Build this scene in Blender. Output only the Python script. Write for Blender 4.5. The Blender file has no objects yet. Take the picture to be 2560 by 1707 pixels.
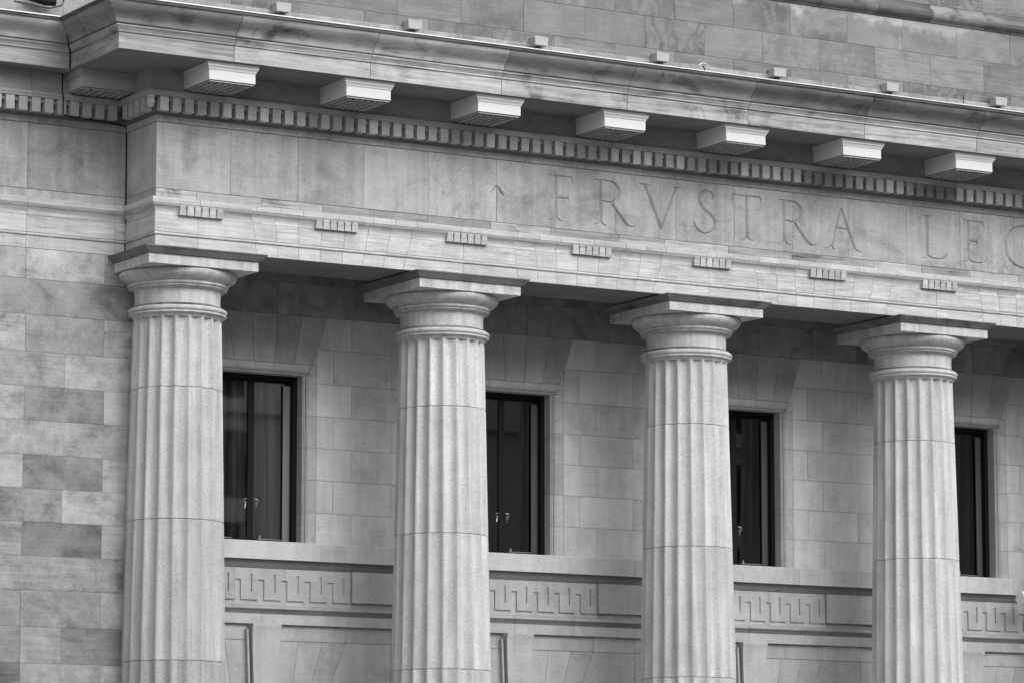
import bpy, math, random
from mathutils import Vector, Matrix
R = math.radians
random.seed(7)
S = bpy.context.scene
COL = S.collection

# ------------------------------------------------------------------ camera
cam_d = bpy.data.cameras.new('camera')
cam = bpy.data.objects.new('camera', cam_d); COL.objects.link(cam)
YAW, PITCH, ROLL = 0.535532035, 0.142330010, -0.000373553836
F_ = Vector((math.sin(YAW)*math.cos(PITCH), math.cos(YAW)*math.cos(PITCH), math.sin(PITCH)))
R_ = Vector((math.cos(YAW), -math.sin(YAW), 0)); U_ = R_.cross(F_)
R2 = math.cos(ROLL)*R_ + math.sin(ROLL)*U_; U2 = -math.sin(ROLL)*R_ + math.cos(ROLL)*U_
m = Matrix((R2, U2, -F_)).transposed().to_4x4()
m.translation = Vector((-20.3830982, -43.5176931, -7.88739299))
cam.matrix_world = m
cam_d.sensor_width = 36.0; cam_d.lens = 9400.81514/2560*36.0
cam_d.clip_start = 0.5; cam_d.clip_end = 3000
S.camera = cam

# ------------------------------------------------------------------ light
SUN_EL, SUN_AZ = R(36), R(166)
w = bpy.data.worlds.new('World'); S.world = w; w.use_nodes = True
nt = w.node_tree; nt.nodes.clear()
o = nt.nodes.new('ShaderNodeOutputWorld'); bg = nt.nodes.new('ShaderNodeBackground')
sky = nt.nodes.new('ShaderNodeTexSky'); sky.sky_type = 'NISHITA'; sky.sun_disc = False
sky.sun_elevation = SUN_EL; sky.sun_rotation = SUN_AZ; sky.dust_density = 4.0; sky.air_density = 1.5
bw = nt.nodes.new('ShaderNodeRGBToBW')
nt.links.new(sky.outputs[0], bw.inputs[0]); nt.links.new(bw.outputs[0], bg.inputs[0])
bg.inputs[1].default_value = 0.14
nt.links.new(bg.outputs[0], o.inputs[0])
ld = bpy.data.lights.new('sun', 'SUN'); ld.energy = 0.8; ld.angle = R(55); ld.color = (1, 1, 1)
sun = bpy.data.objects.new('sun', ld); COL.objects.link(sun)
sd = Vector((math.sin(SUN_AZ)*math.cos(SUN_EL), math.cos(SUN_AZ)*math.cos(SUN_EL), math.sin(SUN_EL)))
sun.rotation_euler = sd.to_track_quat('Z', 'Y').to_euler(); sun.location = (20, -30, 30)
S.view_settings.view_transform = 'Standard'; S.view_settings.look = 'None'
S.view_settings.exposure = 0.72; S.view_settings.gamma = 1.0

# ------------------------------------------------------------------ node helpers / materials
def stone(name, mott=.25, mscale=2.0, streak=.15, speck=.12, vein=0.0, drip=0.0, patch=0.0, bump=.35, rough=.85, bands=0.0, bloom=0.0):
    M = bpy.data.materials.new(name); M.use_nodes = True; t = M.node_tree; N = t.nodes; L = t.links
    b = N['Principled BSDF']; b.inputs['Roughness'].default_value = rough; b.inputs['Specular IOR Level'].default_value = .25
    tc = N.new('ShaderNodeTexCoord'); oi = N.new('ShaderNodeObjectInfo')
    mul = N.new('ShaderNodeVectorMath'); mul.operation = 'MULTIPLY_ADD'
    cmb = N.new('ShaderNodeCombineXYZ')
    for i in range(3): L.new(oi.outputs['Random'], cmb.inputs[i])
    L.new(cmb.outputs[0], mul.inputs[0]); mul.inputs[1].default_value = (61, 37, 83); L.new(tc.outputs['Object'], mul.inputs[2])
    P = mul.outputs[0]
    def math_(op, a, b_=None, c=None):
        n = N.new('ShaderNodeMath'); n.operation = op
        for i, v in enumerate((a, b_, c)):
            if v is None: continue
            if hasattr(v, 'links'): L.new(v, n.inputs[i])
            else: n.inputs[i].default_value = v
        return n.outputs[0]
    def noise(scale, detail=4, sc=(1, 1, 1), dist=0.0, rough_=.55):
        n = N.new('ShaderNodeTexNoise'); n.inputs['Scale'].default_value = scale; n.inputs['Detail'].default_value = detail
        n.inputs['Distortion'].default_value = dist; n.inputs['Roughness'].default_value = rough_
        if sc != (1, 1, 1):
            mp = N.new('ShaderNodeMapping'); mp.inputs['Scale'].default_value = sc; L.new(P, mp.inputs[0]); L.new(mp.outputs[0], n.inputs['Vector'])
        else: L.new(P, n.inputs['Vector'])
        return n.outputs['Fac']
    def dev(f, amp): return math_('MULTIPLY', math_('SUBTRACT', f, .5), amp*2)
    n1 = noise(mscale, 7, rough_=.62); n2 = noise(60, 3, rough_=.7)
    tot = math_('ADD', dev(n1, mott*1.6), dev(n2, speck*1.5))
    rnd2 = math_('FRACT', math_('MULTIPLY', oi.outputs['Random'], 17.37))
    if streak:
        s = noise(1.0, 6, (2.0, 2.0, 34.0), .6); st = math_('MULTIPLY', dev(s, streak*2.2), math_('ADD', .25, rnd2))
        tot = math_('ADD', tot, st)
    if drip:
        d = noise(1.0, 5, (9.0, 9.0, .55), .3); tot = math_('ADD', tot, dev(d, drip*2))
    if vein:
        v = noise(1.3, 5, (1.6, 1.6, .8), 2.6); r = math_('ABSOLUTE', math_('SUBTRACT', v, .5))
        r = math_('SUBTRACT', 1.0, math_('MINIMUM', math_('MULTIPLY', r, 11.0), 1.0))
        rnd3 = math_('FRACT', math_('MULTIPLY', oi.outputs['Random'], 41.7))
        tot = math_('SUBTRACT', tot, math_('MULTIPLY', math_('MULTIPLY', r, vein), math_('POWER', rnd3, 1.5)))
    if patch:
        q = noise(1.1, 8, (1, 1, 1.4), .8, .68); mr = N.new('ShaderNodeMapRange'); mr.interpolation_type = 'SMOOTHSTEP'
        L.new(q, mr.inputs[0]); mr.inputs[1].default_value = .5; mr.inputs[2].default_value = .66
        mr.inputs[3].default_value = 0; mr.inputs[4].default_value = -patch
        tot = math_('ADD', tot, mr.outputs[0])
    if bands:
        s2 = noise(1.0, 8, (.55, .55, 14.0), 1.2, .7); mr = N.new('ShaderNodeMapRange'); L.new(s2, mr.inputs[0])
        mr.inputs[1].default_value = .42; mr.inputs[2].default_value = .64; mr.inputs[3].default_value = .1; mr.inputs[4].default_value = -bands
        tot = math_('ADD', tot, mr.outputs[0])
    if bloom:      # pale salt bloom hanging below the ledge
        sx = N.new('ShaderNodeSeparateXYZ'); L.new(tc.outputs['Object'], sx.inputs[0])
        nw = N.new('ShaderNodeTexNoise'); nw.inputs['Scale'].default_value = 3.2; nw.inputs['Detail'].default_value = 8; nw.inputs['Roughness'].default_value = .7
        nx_ = N.new('ShaderNodeTexNoise'); nx_.inputs['Scale'].default_value = .55; L.new(tc.outputs['Object'], nw.inputs['Vector']); L.new(tc.outputs['Object'], nx_.inputs['Vector'])
        hgt = math_('MULTIPLY', math_('SUBTRACT', sx.outputs[2], 4.50), 2.6)
        g_ = math_('ADD', math_('ADD', hgt, math_('MULTIPLY', math_('SUBTRACT', nw.outputs['Fac'], .5), 1.6)), math_('MULTIPLY', math_('SUBTRACT', nx_.outputs['Fac'], .5), 2.2))
        mr = N.new('ShaderNodeMapRange'); mr.interpolation_type = 'SMOOTHSTEP'; L.new(g_, mr.inputs[0])
        mr.inputs[1].default_value = .0; mr.inputs[2].default_value = .42; mr.inputs[3].default_value = 0; mr.inputs[4].default_value = bloom
        tot = math_('ADD', tot, mr.outputs[0])
    tot = math_('MAXIMUM', math_('ADD', tot, 1.0), .12)
    col = N.new('ShaderNodeVectorMath'); col.operation = 'SCALE'; L.new(oi.outputs['Color'], col.inputs[0]); L.new(tot, col.inputs['Scale'])
    L.new(col.outputs[0], b.inputs['Base Color'])
    bp = N.new('ShaderNodeBump'); bp.inputs['Strength'].default_value = bump; bp.inputs['Distance'].default_value = .012
    h = math_('ADD', math_('MULTIPLY', n2, .5), n1)
    L.new(h, bp.inputs['Height']); L.new(bp.outputs[0], b.inputs['Normal'])
    return M
def flat(name, v, rough=.5, metal=0.0, spec=.5):
    M = bpy.data.materials.new(name); M.use_nodes = True; t = M.node_tree; b = t.nodes['Principled BSDF']
    n = t.nodes.new('ShaderNodeTexNoise'); n.inputs['Scale'].default_value = 9
    mr = t.nodes.new('ShaderNodeMapRange'); t.links.new(n.outputs['Fac'], mr.inputs[0])
    mr.inputs[3].default_value = v*.9; mr.inputs[4].default_value = min(1, v*1.1)
    t.links.new(mr.outputs[0], b.inputs['Base Color'])
    b.inputs['Roughness'].default_value = rough; b.inputs['Metallic'].default_value = metal; b.inputs['Specular IOR Level'].default_value = spec
    return M
M_frz = stone('frieze_stone', mott=.22, mscale=2.6, streak=.06, speck=.28, vein=.14, drip=.16, patch=.20, bump=.3)
M_arc = stone('architrave_stone', mott=.16, streak=.26, speck=.24, drip=.08, patch=.16, bands=.12, bump=.35)
M_col = stone('column_stone', mott=.13, mscale=3.0, streak=.0, speck=.46, drip=.24, vein=.03, patch=.05, bump=.8)
M_wal = stone('ashlar_stone', mott=.40, mscale=3.4, streak=.16, speck=.30, vein=.12, patch=.34, bump=.7)
M_bck = stone('porch_stone', mott=.20, mscale=1.8, streak=.06, speck=.28, vein=.12, drip=.10, patch=.12, bump=.25)
M_sty = stone('shaded_sooty_porch_stone', mott=.40, mscale=3.2, streak=.05, speck=.24, drip=.14, patch=.3, bump=.4)  # soot mottling, for the rows whose tone carries porch shade
M_cor = stone('weathered_cornice_stone', mott=.22, mscale=2.6, streak=.20, speck=.16, patch=.42, bands=.42, bump=.5)
M_cym = stone('sooty_cyma_stone', mott=.42, mscale=2.0, streak=.20, speck=.2, patch=.5, bands=.2, bump=.5)
M_att = stone('attic_stone', mott=.30, mscale=1.8, streak=.22, speck=.14, vein=.35, patch=.16, bump=.35)
M_eff = stone('salt_bloomed_stone', mott=.34, mscale=2.2, streak=.10, speck=.16, patch=.4, bump=.35, bloom=.85)
M_bed = stone('bed_stone', mott=.2, streak=.08, speck=.14, patch=.22, bump=.4)
M_mut = stone('mutule_stone', mott=.05, streak=.06, speck=.05, bump=.2)
M_mor = stone('mortar', mott=.1, streak=0, speck=.1)
M_dark = flat('dark_bronze', .010, .6, 0, .15)
M_rail = flat('bronze_side', .05, .4)
M_metal = flat('bright_flashing', .75, .35, .3)
M_white = flat('white_plastic', .9, .35)
M_box = flat('pale_box_paint', .42, .6)
M_chrome = flat('steel_latch', .7, .3, .8)
M_cur = bpy.data.materials.new('curtain_cloth'); M_cur.use_nodes = True; t = M_cur.node_tree; b = t.nodes['Principled BSDF']; b.inputs['Roughness'].default_value = .95
tc = t.nodes.new('ShaderNodeTexCoord'); mp = t.nodes.new('ShaderNodeMapping'); mp.inputs['Scale'].default_value = (9, 9, .25); n = t.nodes.new('ShaderNodeTexNoise'); n.inputs['Scale'].default_value = 1; n.inputs['Detail'].default_value = 4
mr = t.nodes.new('ShaderNodeMapRange'); mr.inputs[1].default_value = .42; mr.inputs[2].default_value = .66; mr.inputs[3].default_value = .01; mr.inputs[4].default_value = .75
t.links.new(tc.outputs['Object'], mp.inputs[0]); t.links.new(mp.outputs[0], n.inputs['Vector']); t.links.new(n.outputs['Fac'], mr.inputs[0]); t.links.new(mr.outputs[0], b.inputs['Base Color'])
M_room = flat('dark_room', .012, .9)
M_strip = flat('lit_stile_tone', .17, .6); M_strip2 = flat('dim_stile_tone', .06, .6)  # brighter and dimmer tone standing in for light on the sash jamb
M_grd = flat('pavement', .22, .9)
M_opp = flat('far_facade', .55, .8); M_opw = flat('far_glass', .02, .6)
G = bpy.data.materials.new('window_glass'); G.use_nodes = True; t = G.node_tree; t.nodes.clear()
go = t.nodes.new('ShaderNodeOutputMaterial'); mx = t.nodes.new('ShaderNodeMixShader'); fr = t.nodes.new('ShaderNodeFresnel'); fr.inputs[0].default_value = 2.1
tr = t.nodes.new('ShaderNodeBsdfTransparent'); tr.inputs[0].default_value = (.8, .8, .8, 1)
gl = t.nodes.new('ShaderNodeBsdfGlossy'); gl.inputs['Roughness'].default_value = .015
gn = t.nodes.new('ShaderNodeTexNoise'); gn.inputs['Scale'].default_value = 1.6; gb = t.nodes.new('ShaderNodeBump'); gb.inputs['Strength'].default_value = .035; gb.inputs['Distance'].default_value = .02
t.links.new(gn.outputs['Fac'], gb.inputs['Height']); t.links.new(gb.outputs[0], gl.inputs['Normal'])
t.links.new(fr.outputs[0], mx.inputs[0]); t.links.new(tr.outputs[0], mx.inputs[1]); t.links.new(gl.outputs[0], mx.inputs[2]); t.links.new(mx.outputs[0], go.inputs[0])

# ------------------------------------------------------------------ mesh helpers
class MB:
    def __init__(s): s.v = []; s.f = []
    def add(s, v, f):
        k = len(s.v); s.v += [tuple(p) for p in v]; s.f += [tuple(i+k for i in q) for q in f]; return s
    def box(s, x0, x1, y0, y1, z0, z1):
        v = [(x0,y0,z0),(x1,y0,z0),(x1,y1,z0),(x0,y1,z0),(x0,y0,z1),(x1,y0,z1),(x1,y1,z1),(x0,y1,z1)]
        return s.add(v, [(0,3,2,1),(4,5,6,7),(0,1,5,4),(1,2,6,5),(2,3,7,6),(3,0,4,7)])
    def mesh(s, name, smooth=None):
        me = bpy.data.meshes.new(name); me.from_pydata(s.v, [], s.f); me.validate()
        if smooth:
            me.shade_smooth() if hasattr(me, 'shade_smooth') else None
            me.set_sharp_from_angle(angle=R(smooth))
        me.update(); return me
FX, FN = Vector((1, 0, 0)), Vector((0, -1, 0))       # faces the street
LX, LN = Vector((0, -1, 0)), Vector((-1, 0, 0))      # faces left
def inset(poly, g):
    n = len(poly); out = []
    for i in range(n):
        p0, p1, p2 = Vector(poly[i-1]), Vector(poly[i]), Vector(poly[(i+1) % n])
        d1 = (p1-p0).normalized(); d2 = (p2-p1).normalized()
        n1 = Vector((-d1.y, d1.x)); n2 = Vector((-d2.y, d2.x))     # inward for CCW
        k = (n1+n2); den = 1+n1.dot(n2)
        out.append(p1 + k*(g/max(den, .2)))
    return out
def rect(x0, x1, z0, z1): return [(x0, z0), (x1, z0), (x1, z1), (x0, z1)]
def slab(mb, poly, y, depth=.12, U=FX, N=FN, org=None, gap=.003, ch=.005):
    """CCW polygon (u,z) seen from the front; front face on plane y (distance along -N), with chamfered arrises"""
    o_ = org if org is not None else Vector((0, 0, 0))
    a = inset(poly, gap) if gap else [Vector(p) for p in poly]
    b = inset(a, ch) if ch else a
    Z = Vector((0, 0, 1)); n = len(a)
    def P(p, d): return o_ + U*p.x + Z*p.y - N*(y+d)
    v = [P(p, 0) for p in b] + [P(p, ch*.8) for p in a] + [P(p, depth) for p in a]
    f = [tuple(range(n))]
    for r in (0, 1):
        for i in range(n):
            j = (i+1) % n
            f.append((r*n+i, (r+1)*n+i, (r+1)*n+j, r*n+j))
    f.append(tuple(range(3*n-1, 2*n-1, -1)))
    return mb.add(v, f)
def sweep(mb, prof, path, back=None):
    """prof: [(D,z)] outward offsets; path: plan polyline; closes through the 'back' offset"""
    pr = list(prof)
    if back is not None: pr = [(back, prof[0][1])] + pr + [(back, prof[-1][1])]
    path = [Vector(p) for p in path]; n = len(path); k = len(pr); v = []
    for i, p in enumerate(path):
        ns = []
        if i > 0: d = (p-path[i-1]).normalized(); ns.append(Vector((d.y, -d.x)))
        if i < n-1: d = (path[i+1]-p).normalized(); ns.append(Vector((d.y, -d.x)))
        nn = ns[0] if len(ns) == 1 else (ns[0]+ns[1])/(1+ns[0].dot(ns[1]))
        for D, z in pr: q = p+nn*D; v.append((q.x, q.y, z))
    f = []
    for i in range(n-1):
        for j in range(k):
            j2 = (j+1) % k; f.append((i*k+j, (i+1)*k+j, (i+1)*k+j2, i*k+j2))
    f.append(tuple(range(k-1, -1, -1))); f.append(tuple((n-1)*k+j for j in range(k)))
    return mb.add(v, f)
def lathe(mb, prof, seg=64):
    k = len(prof); v = []
    for i in range(seg):
        a = 2*math.pi*i/seg
        for r, z in prof: v.append((r*math.cos(a), r*math.sin(a), z))
    f = []
    for i in range(seg):
        i2 = (i+1) % seg
        for j in range(k-1): f.append((i*k+j, i*k+j+1, i2*k+j+1, i2*k+j))
    f.append(tuple(i*k for i in range(seg))); f.append(tuple(i*k+k-1 for i in range(seg-1, -1, -1)))
    return mb.add(v, f)
def tube(mb, pts, r, n=8):
    pts = [Vector(p) for p in pts]; v = []; up = Vector((0.13, .2, 1)).normalized()
    for i, p in enumerate(pts):
        d = (pts[min(i+1, len(pts)-1)]-pts[max(i-1, 0)]).normalized(); a = d.cross(up)
        if a.length < .05: a = d.cross(Vector((1, 0, 0)))
        a.normalize(); b = d.cross(a)
        for j in range(n): t_ = 2*math.pi*j/n; v.append(p+a*math.cos(t_)*r+b*math.sin(t_)*r)
    f = [(i*n+j, i*n+(j+1) % n, (i+1)*n+(j+1) % n, (i+1)*n+j) for i in range(len(pts)-1) for j in range(n)]
    f += [tuple(range(n-1, -1, -1)), tuple((len(pts)-1)*n+j for j in range(n))]
    return mb.add(v, f)
def arc(c, r, a0, a1, n): return [(c[0]+r*math.cos(R(a0+(a1-a0)*i/n)), c[1]+r*math.sin(R(a0+(a1-a0)*i/n))) for i in range(n+1)]

def put(o_, parent=None):
    COL.objects.link(o_)
    if parent is not None:
        o_.parent = parent; P0 = parent
        L = P0.location
        o_.matrix_parent_inverse = Matrix.Translation(-L)
    return o_
def obj(name, mb, mat, parent=None, tone=.4, smooth=None, local=False):
    me = mb if isinstance(mb, bpy.types.Mesh) else mb.mesh(name, smooth)
    if not me.materials: me.materials.append(mat)
    o_ = bpy.data.objects.new(name, me); o_.color = (tone, tone, tone, 1)
    if local: COL.objects.link(o_); o_.parent = parent
    else: put(o_, parent)
    return o_
def thing(name, label, cat, loc=(0, 0, 0), group=None):
    e = bpy.data.objects.new(name, None); COL.objects.link(e); e.location = loc; e.empty_display_size = .2
    e['label'] = label; e['category'] = cat
    if group: e['group'] = group
    return e
def struct(o_): o_['kind'] = 'structure'; return o_
def rt(base, amp=.08): return base*(1+random.uniform(-amp, amp))
def boolcut(mb, cut, name):
    a = bpy.data.objects.new(name, mb.mesh(name)); b = bpy.data.objects.new('cutter', cut.mesh('cutter'))
    COL.objects.link(a); COL.objects.link(b)
    md = a.modifiers.new('b', 'BOOLEAN'); md.operation = 'DIFFERENCE'; md.object = b; md.solver = 'EXACT'; md.use_self = True
    dg = bpy.context.evaluated_depsgraph_get(); me = bpy.data.meshes.new_from_object(a.evaluated_get(dg)); me.name = name
    bpy.data.objects.remove(a); bpy.data.objects.remove(b); return me

# ------------------------------------------------------------------ constants (metres; z=0 at the underside of the abacus)
FY = .159          # frieze / attic plane (also x of the left corner)
YL = 1.074         # recessed left plane
YW = 2.19          # porch back wall
YG = 2.40          # window frames
CX = [.789+4*i for i in range(5)]
XR = 20.0          # right end of what is built
XLFT = -7.0
ZG = -9.55

# ------------------------------------------------------------------ ground, opposite building
gd = MB().box(-300, 300, -300, 300, ZG-.5, ZG); struct(obj('ground', gd, M_grd, tone=.2))
st = MB().box(XLFT-1, XR+1, -1.4, 3, ZG-.1, ZG+.16).box(XLFT-1, XR+1, -.95, 3, ZG+.165, ZG+.33); struct(obj('steps', st, M_grd, tone=.3))
ob = thing('office_building', 'long grey facade across the street, mirrored dark in the tall windows', 'building', (45, -84, ZG))
f_ = MB().box(-25, 120, -96, -84, ZG, 30)
obj('facade', f_, M_opp, ob, .2)
pm = MB(); 
pm.box(-.9, .9, -.1, .1, -1.3, 1.3); pme = pm.mesh('pane')
for i in range(28):
    for k in range(11):
        p_ = obj('window', pme, M_opw, ob, .02); p_.location = (-20+5*i, -83.95, -6+3.6*k)
for k in range(6): obj('string_course', MB().box(-25, 120, -84, -83.5, -4+7.2*k, -3.4+7.2*k), M_opp, ob)

# ------------------------------------------------------------------ columns
def fluted(z0, z1, r0, r1, top=False):
    """one drum: z0 bottom, z1 top"""
    NF = 20; per = 12; fil = .06
    if top: zs = [z1, z1-.008, z1-.016, z1-.024, z1-.032, z1-.04, z1-.048, z1-.058, z1-.07, z1-.1] + [z1-.1-(z1-.1-z0)*i/4 for i in range(1, 5)]
    else: zs = [z1-(z1-z0)*i/5 for i in range(6)]
    e = .008
    if top: zs = zs[:-1]+[z0+e, z0]
    else: zs = [z1, z1-e]+zs[1:-1]+[z0+e, z0]
    v = []; f = []; n = NF*per
    for zi, z in enumerate(zs):
        u = (z-z0)/(z1-z0); rr = r0+(r1-r0)*u
        edge = .009 if (z == z0 or (z == z1 and not top)) else 0
        for i in range(NF):
            for j in range(per):
                t_ = j/per; a = (i+t_-.5)*2*math.pi/NF - math.pi/2
                if t_ < fil or t_ > 1-fil: d = 0
                else:
                    s_ = (t_-fil)/(1-2*fil)*2-1
                    d = .052*(1-abs(s_)**2.0)
                    if top:
                        zt = z1-.012-.038*(1-math.sqrt(max(0, 1-s_*s_)))
                        d *= min(1, max(0, (zt-z)/.009))
                r_ = rr-d-edge; v.append((r_*math.cos(a), r_*math.sin(a), z))
    m_ = len(zs)
    for k in range(m_-1):
        for i in range(n):
            i2 = (i+1) % n; f.append((k*n+i, (k+1)*n+i, (k+1)*n+i2, k*n+i2))
    f.append(tuple(range(n))); f.append(tuple((m_-1)*n+i for i in range(n-1, -1, -1)))
    return MB().add(v, f)
def shaft_r(z): return .582+(.676-.582)*((-.62-z)/(5.09-.62))**.93 if z > -5.09 else .676+(.735-.676)*((-5.09-z)/4.0)
def make_column():
    c = thing('column', '', 'column', (CX[0], .789, ZG+.33))
    dz = -(ZG+.33)
    def part(name, mb, mat, tone, smooth=None):
        mb.v = [(x, y, z+dz) for x, y, z in mb.v]; return obj(name, mb, mat, c, tone, smooth, local=True)
    part('abacus', MB().box(-.789, .789, -.789, .789, 0, .124), M_col, .52)
    mo = MB(); sweep(mo, [(.012, .126), (.03, .132), (.034, .142), (.05, .156), (.058, .170), (.064, .172), (.066, .178), (.082, .196), (.092, .204), (.092, .218), (.02, .234)],
        [(-.789, .789), (-.789, -.789), (.789, -.789), (.789, .789)], back=-.3)
    part('abacus_moulding', mo, M_cym, .17, 40)
    part('echinus', lathe(MB(), [(.70, -.001), (.757, -.002), (.772, -.014), (.779, -.035), (.774, -.06), (.758, -.088), (.732, -.113), (.70, -.134), (.668, -.15), (.655, -.158)], 96), M_col, .50, 50)
    part('annulet', lathe(MB(), [(.64, -.156), (.655, -.160), (.664, -.170), (.666, -.182), (.66, -.194), (.648, -.202), (.632, -.205), (.632, -.209), (.642, -.212), (.648, -.219), (.642, -.229), (.63, -.232), (.60, -.235), (.575, -.25)], 96), M_col, .50, 50)
    part('necking', lathe(MB(), [(.578, -.235), (.570, -.27), (.567, -.35), (.567, -.444)], 96), M_col, .54, 50)
    part('weathered_slope', lathe(MB(), [(.560, -.438), (.572, -.446), (.60, -.458), (.632, -.480)], 96), M_cym, .17, 50)
    part('astragal', lathe(MB(), [(.60, -.474), (.634, -.481), (.650, -.494), (.657, -.511), (.655, -.528), (.645, -.541), (.632, -.545), (.630, -.549), (.643, -.553), (.647, -.562), (.642, -.574), (.625, -.578), (.60, -.588), (.588, -.604), (.583, -.62)], 96), M_col, .50, 50)
    js = [-.60, -1.54, -3.265, -5.09, -6.95, -8.75]
    for k in range(5):
        z1, z0 = js[k], js[k+1]+.004
        part('drum', fluted(z0, z1, shaft_r(z0), shaft_r(z1) if k else .583, top=(k == 0)), M_col, .47, 28)
    part('base', lathe(MB(), [(.74, -8.75), (.80, -8.78), (.86, -8.86), (.86, -8.95), (.80, -9.03), (.95, -9.04), (.95, ZG+.33)], 64), M_col, .4, 50)
    return c
col0 = make_column()
clab = ['fluted stone column engaged to the plain ashlar wall at the far left',
        'second fluted column from the left, under the carved caret mark on the frieze',
        'third fluted column from the left, below the carved letters V and S',
        'fourth fluted column, rightmost in view, below the gap between two carved words',
        'fifth fluted column, just beyond the right edge of the photo']
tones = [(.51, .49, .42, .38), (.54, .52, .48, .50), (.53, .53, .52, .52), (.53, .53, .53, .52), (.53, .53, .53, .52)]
def dup(root, loc):
    r = root.copy(); COL.objects.link(r); r.location = loc
    for ch in root.children: c_ = ch.copy(); COL.objects.link(c_); c_.parent = r
    return r
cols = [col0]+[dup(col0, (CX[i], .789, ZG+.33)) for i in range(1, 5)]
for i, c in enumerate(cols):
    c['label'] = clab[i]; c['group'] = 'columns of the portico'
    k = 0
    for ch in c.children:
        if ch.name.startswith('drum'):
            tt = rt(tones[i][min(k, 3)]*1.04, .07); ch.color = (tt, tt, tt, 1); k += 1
        else:
            q = rt(ch.color[0], .05); ch.color = (q, q, q, 1)

# ------------------------------------------------------------------ architrave / frieze / cornice of the portico
ent = thing('portico_entablature', 'carved stone entablature with FRVSTRA frieze and bracketed cornice over the columns', 'entablature', (0, 0, .235))
entl = thing('recessed_entablature', 'plain recessed entablature of the wall at upper left, without brackets', 'entablature', (0, YL, .235))
XL0 = XLFT
# solid cores that close the joints
core = MB().box(FY+.03, XR, FY+.03, 1.25, .26, 3.05); obj('core', core, M_mor, ent, .16)
core = MB().box(XL0, .5, YL+.03, 3.2, .26, 3.05); obj('core', core, M_mor, entl, .16)
def runs(joints, x0, x1):
    xs = [x0]+[j for j in joints if x0+.05 < j < x1-.05]+[x1]
    return list(zip(xs[:-1], xs[1:]))
Gp = .0025
def course(name, prof, joints, mat, tone, parent=ent, corner=True, amp=.07, smooth=35, left=False, back=-.25, x1=XR, gp=Gp):
    """run of moulded stones; the first one turns the left corner of the portico"""
    if left:
        for a, b in runs(joints, XL0, FY-.004):
            mb = MB(); sweep(mb, prof, [(a+gp, YL), (b-(gp if b < FY-.01 else 0), YL)], back); obj(name, mb, mat, entl, rt(tone, amp), smooth)
        return
    rr = runs(joints, FY, x1)
    for i, (a, b) in enumerate(rr):
        mb = MB()
        if i == 0: sweep(mb, prof, [(FY, YL+.2), (FY, FY), (b-gp, FY)], back)
        else: sweep(mb, prof, [(a+gp, FY), (b-gp, FY)], back)
        obj(name, mb, mat, parent, rt(tone, amp), smooth)
# soffit (underside of the architrave)
sf = MB().box(FY+.02, XR, FY+.02, 1.25, .236, .27)
obj('soffit', sf, M_bed, ent, .20)
# flat-arch joints, relative to bay centre (top z .67, bottom z .235)
upj = [-1.225, -.884, -.555, -.209, .148, .488, .827, 1.163]; loj = [-1.158, -.841, -.536, -.223, .106, .423, .727, 1.037]
mid = []
def xat(j, k, z, bay): f = (z-.235)/(.67-.235); return bay+loj[k]+(upj[k]-loj[k])*f
LOWP = [(.004, .235), (.004, .398)]
def arch_course(name, z0, z1, y, prof_extra=None):
    cuts = []
    for b in range(5):
        bc = CX[0]+2+4*b
        for k in range(8): cuts.append((xat(0, k, z0, bc), xat(0, k, z1, bc)))
        if b == 0: cuts.insert(0, (.767, .767))
        if b < 4: cuts.append((CX[b+1]-.03, CX[b+1]-.03))
    cuts = [c for c in cuts if c[0] < XR-.3]
    pts = [(FY-(FY-y), FY-(FY-y))]+cuts+[(XR, XR)]
    for i in range(len(pts)-1):
        (a0, a1), (b0, b1) = pts[i], pts[i+1]
        mb = MB(); slab(mb, [(a0, z0), (b0, z0), (b1, z1), (a1, z1)], y, .22, gap=.0018, ch=.002)
        obj(name, mb, M_arc, ent, rt(.50, .05))
arch_course('voussoir', .235, .398, FY-.004)
arch_course('fascia_stone', .442, .668, FY-.016)
for nm, z0, z1, y in (('fascia_stone', .235, .398, FY-.004), ('fascia_stone', .442, .668, FY-.016)):   # left return
    mb = MB(); slab(mb, rect(-YL-.1, -y, z0, z1), y, .2, LX, LN, gap=.0015, ch=.002); obj(nm, mb, M_arc, ent, .50)
    for a, b in ((XL0, -3.2), (-3.2, -1.26), (-1.26, .0), (.0, FY+.05)):
        mb = MB(); slab(mb, rect(a, b, z0, z1), YL-(FY-y), .2, gap=.0015, ch=.002); obj(nm, mb, M_arc, entl, rt(.48, .04))
rollp = [(-.02, .398)]+[(.004+.020*math.cos(R(a)), .420+.020*math.sin(R(a))) for a in range(-90, 91, 18)]+[(.0, .4415)]
bigj = [.767]+[j for b in range(5) for j in (CX[0]+2+4*b-1.17, CX[0]+2+4*b-.54, CX[0]+2+4*b+.13, CX[0]+2+4*b+.77, CX[0]+4+4*b)]
course('astragal_strip', rollp, bigj, M_arc, .5); course('astragal_strip', rollp, [-3.2, -1.26, 0], M_arc, .48, left=True)
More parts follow.
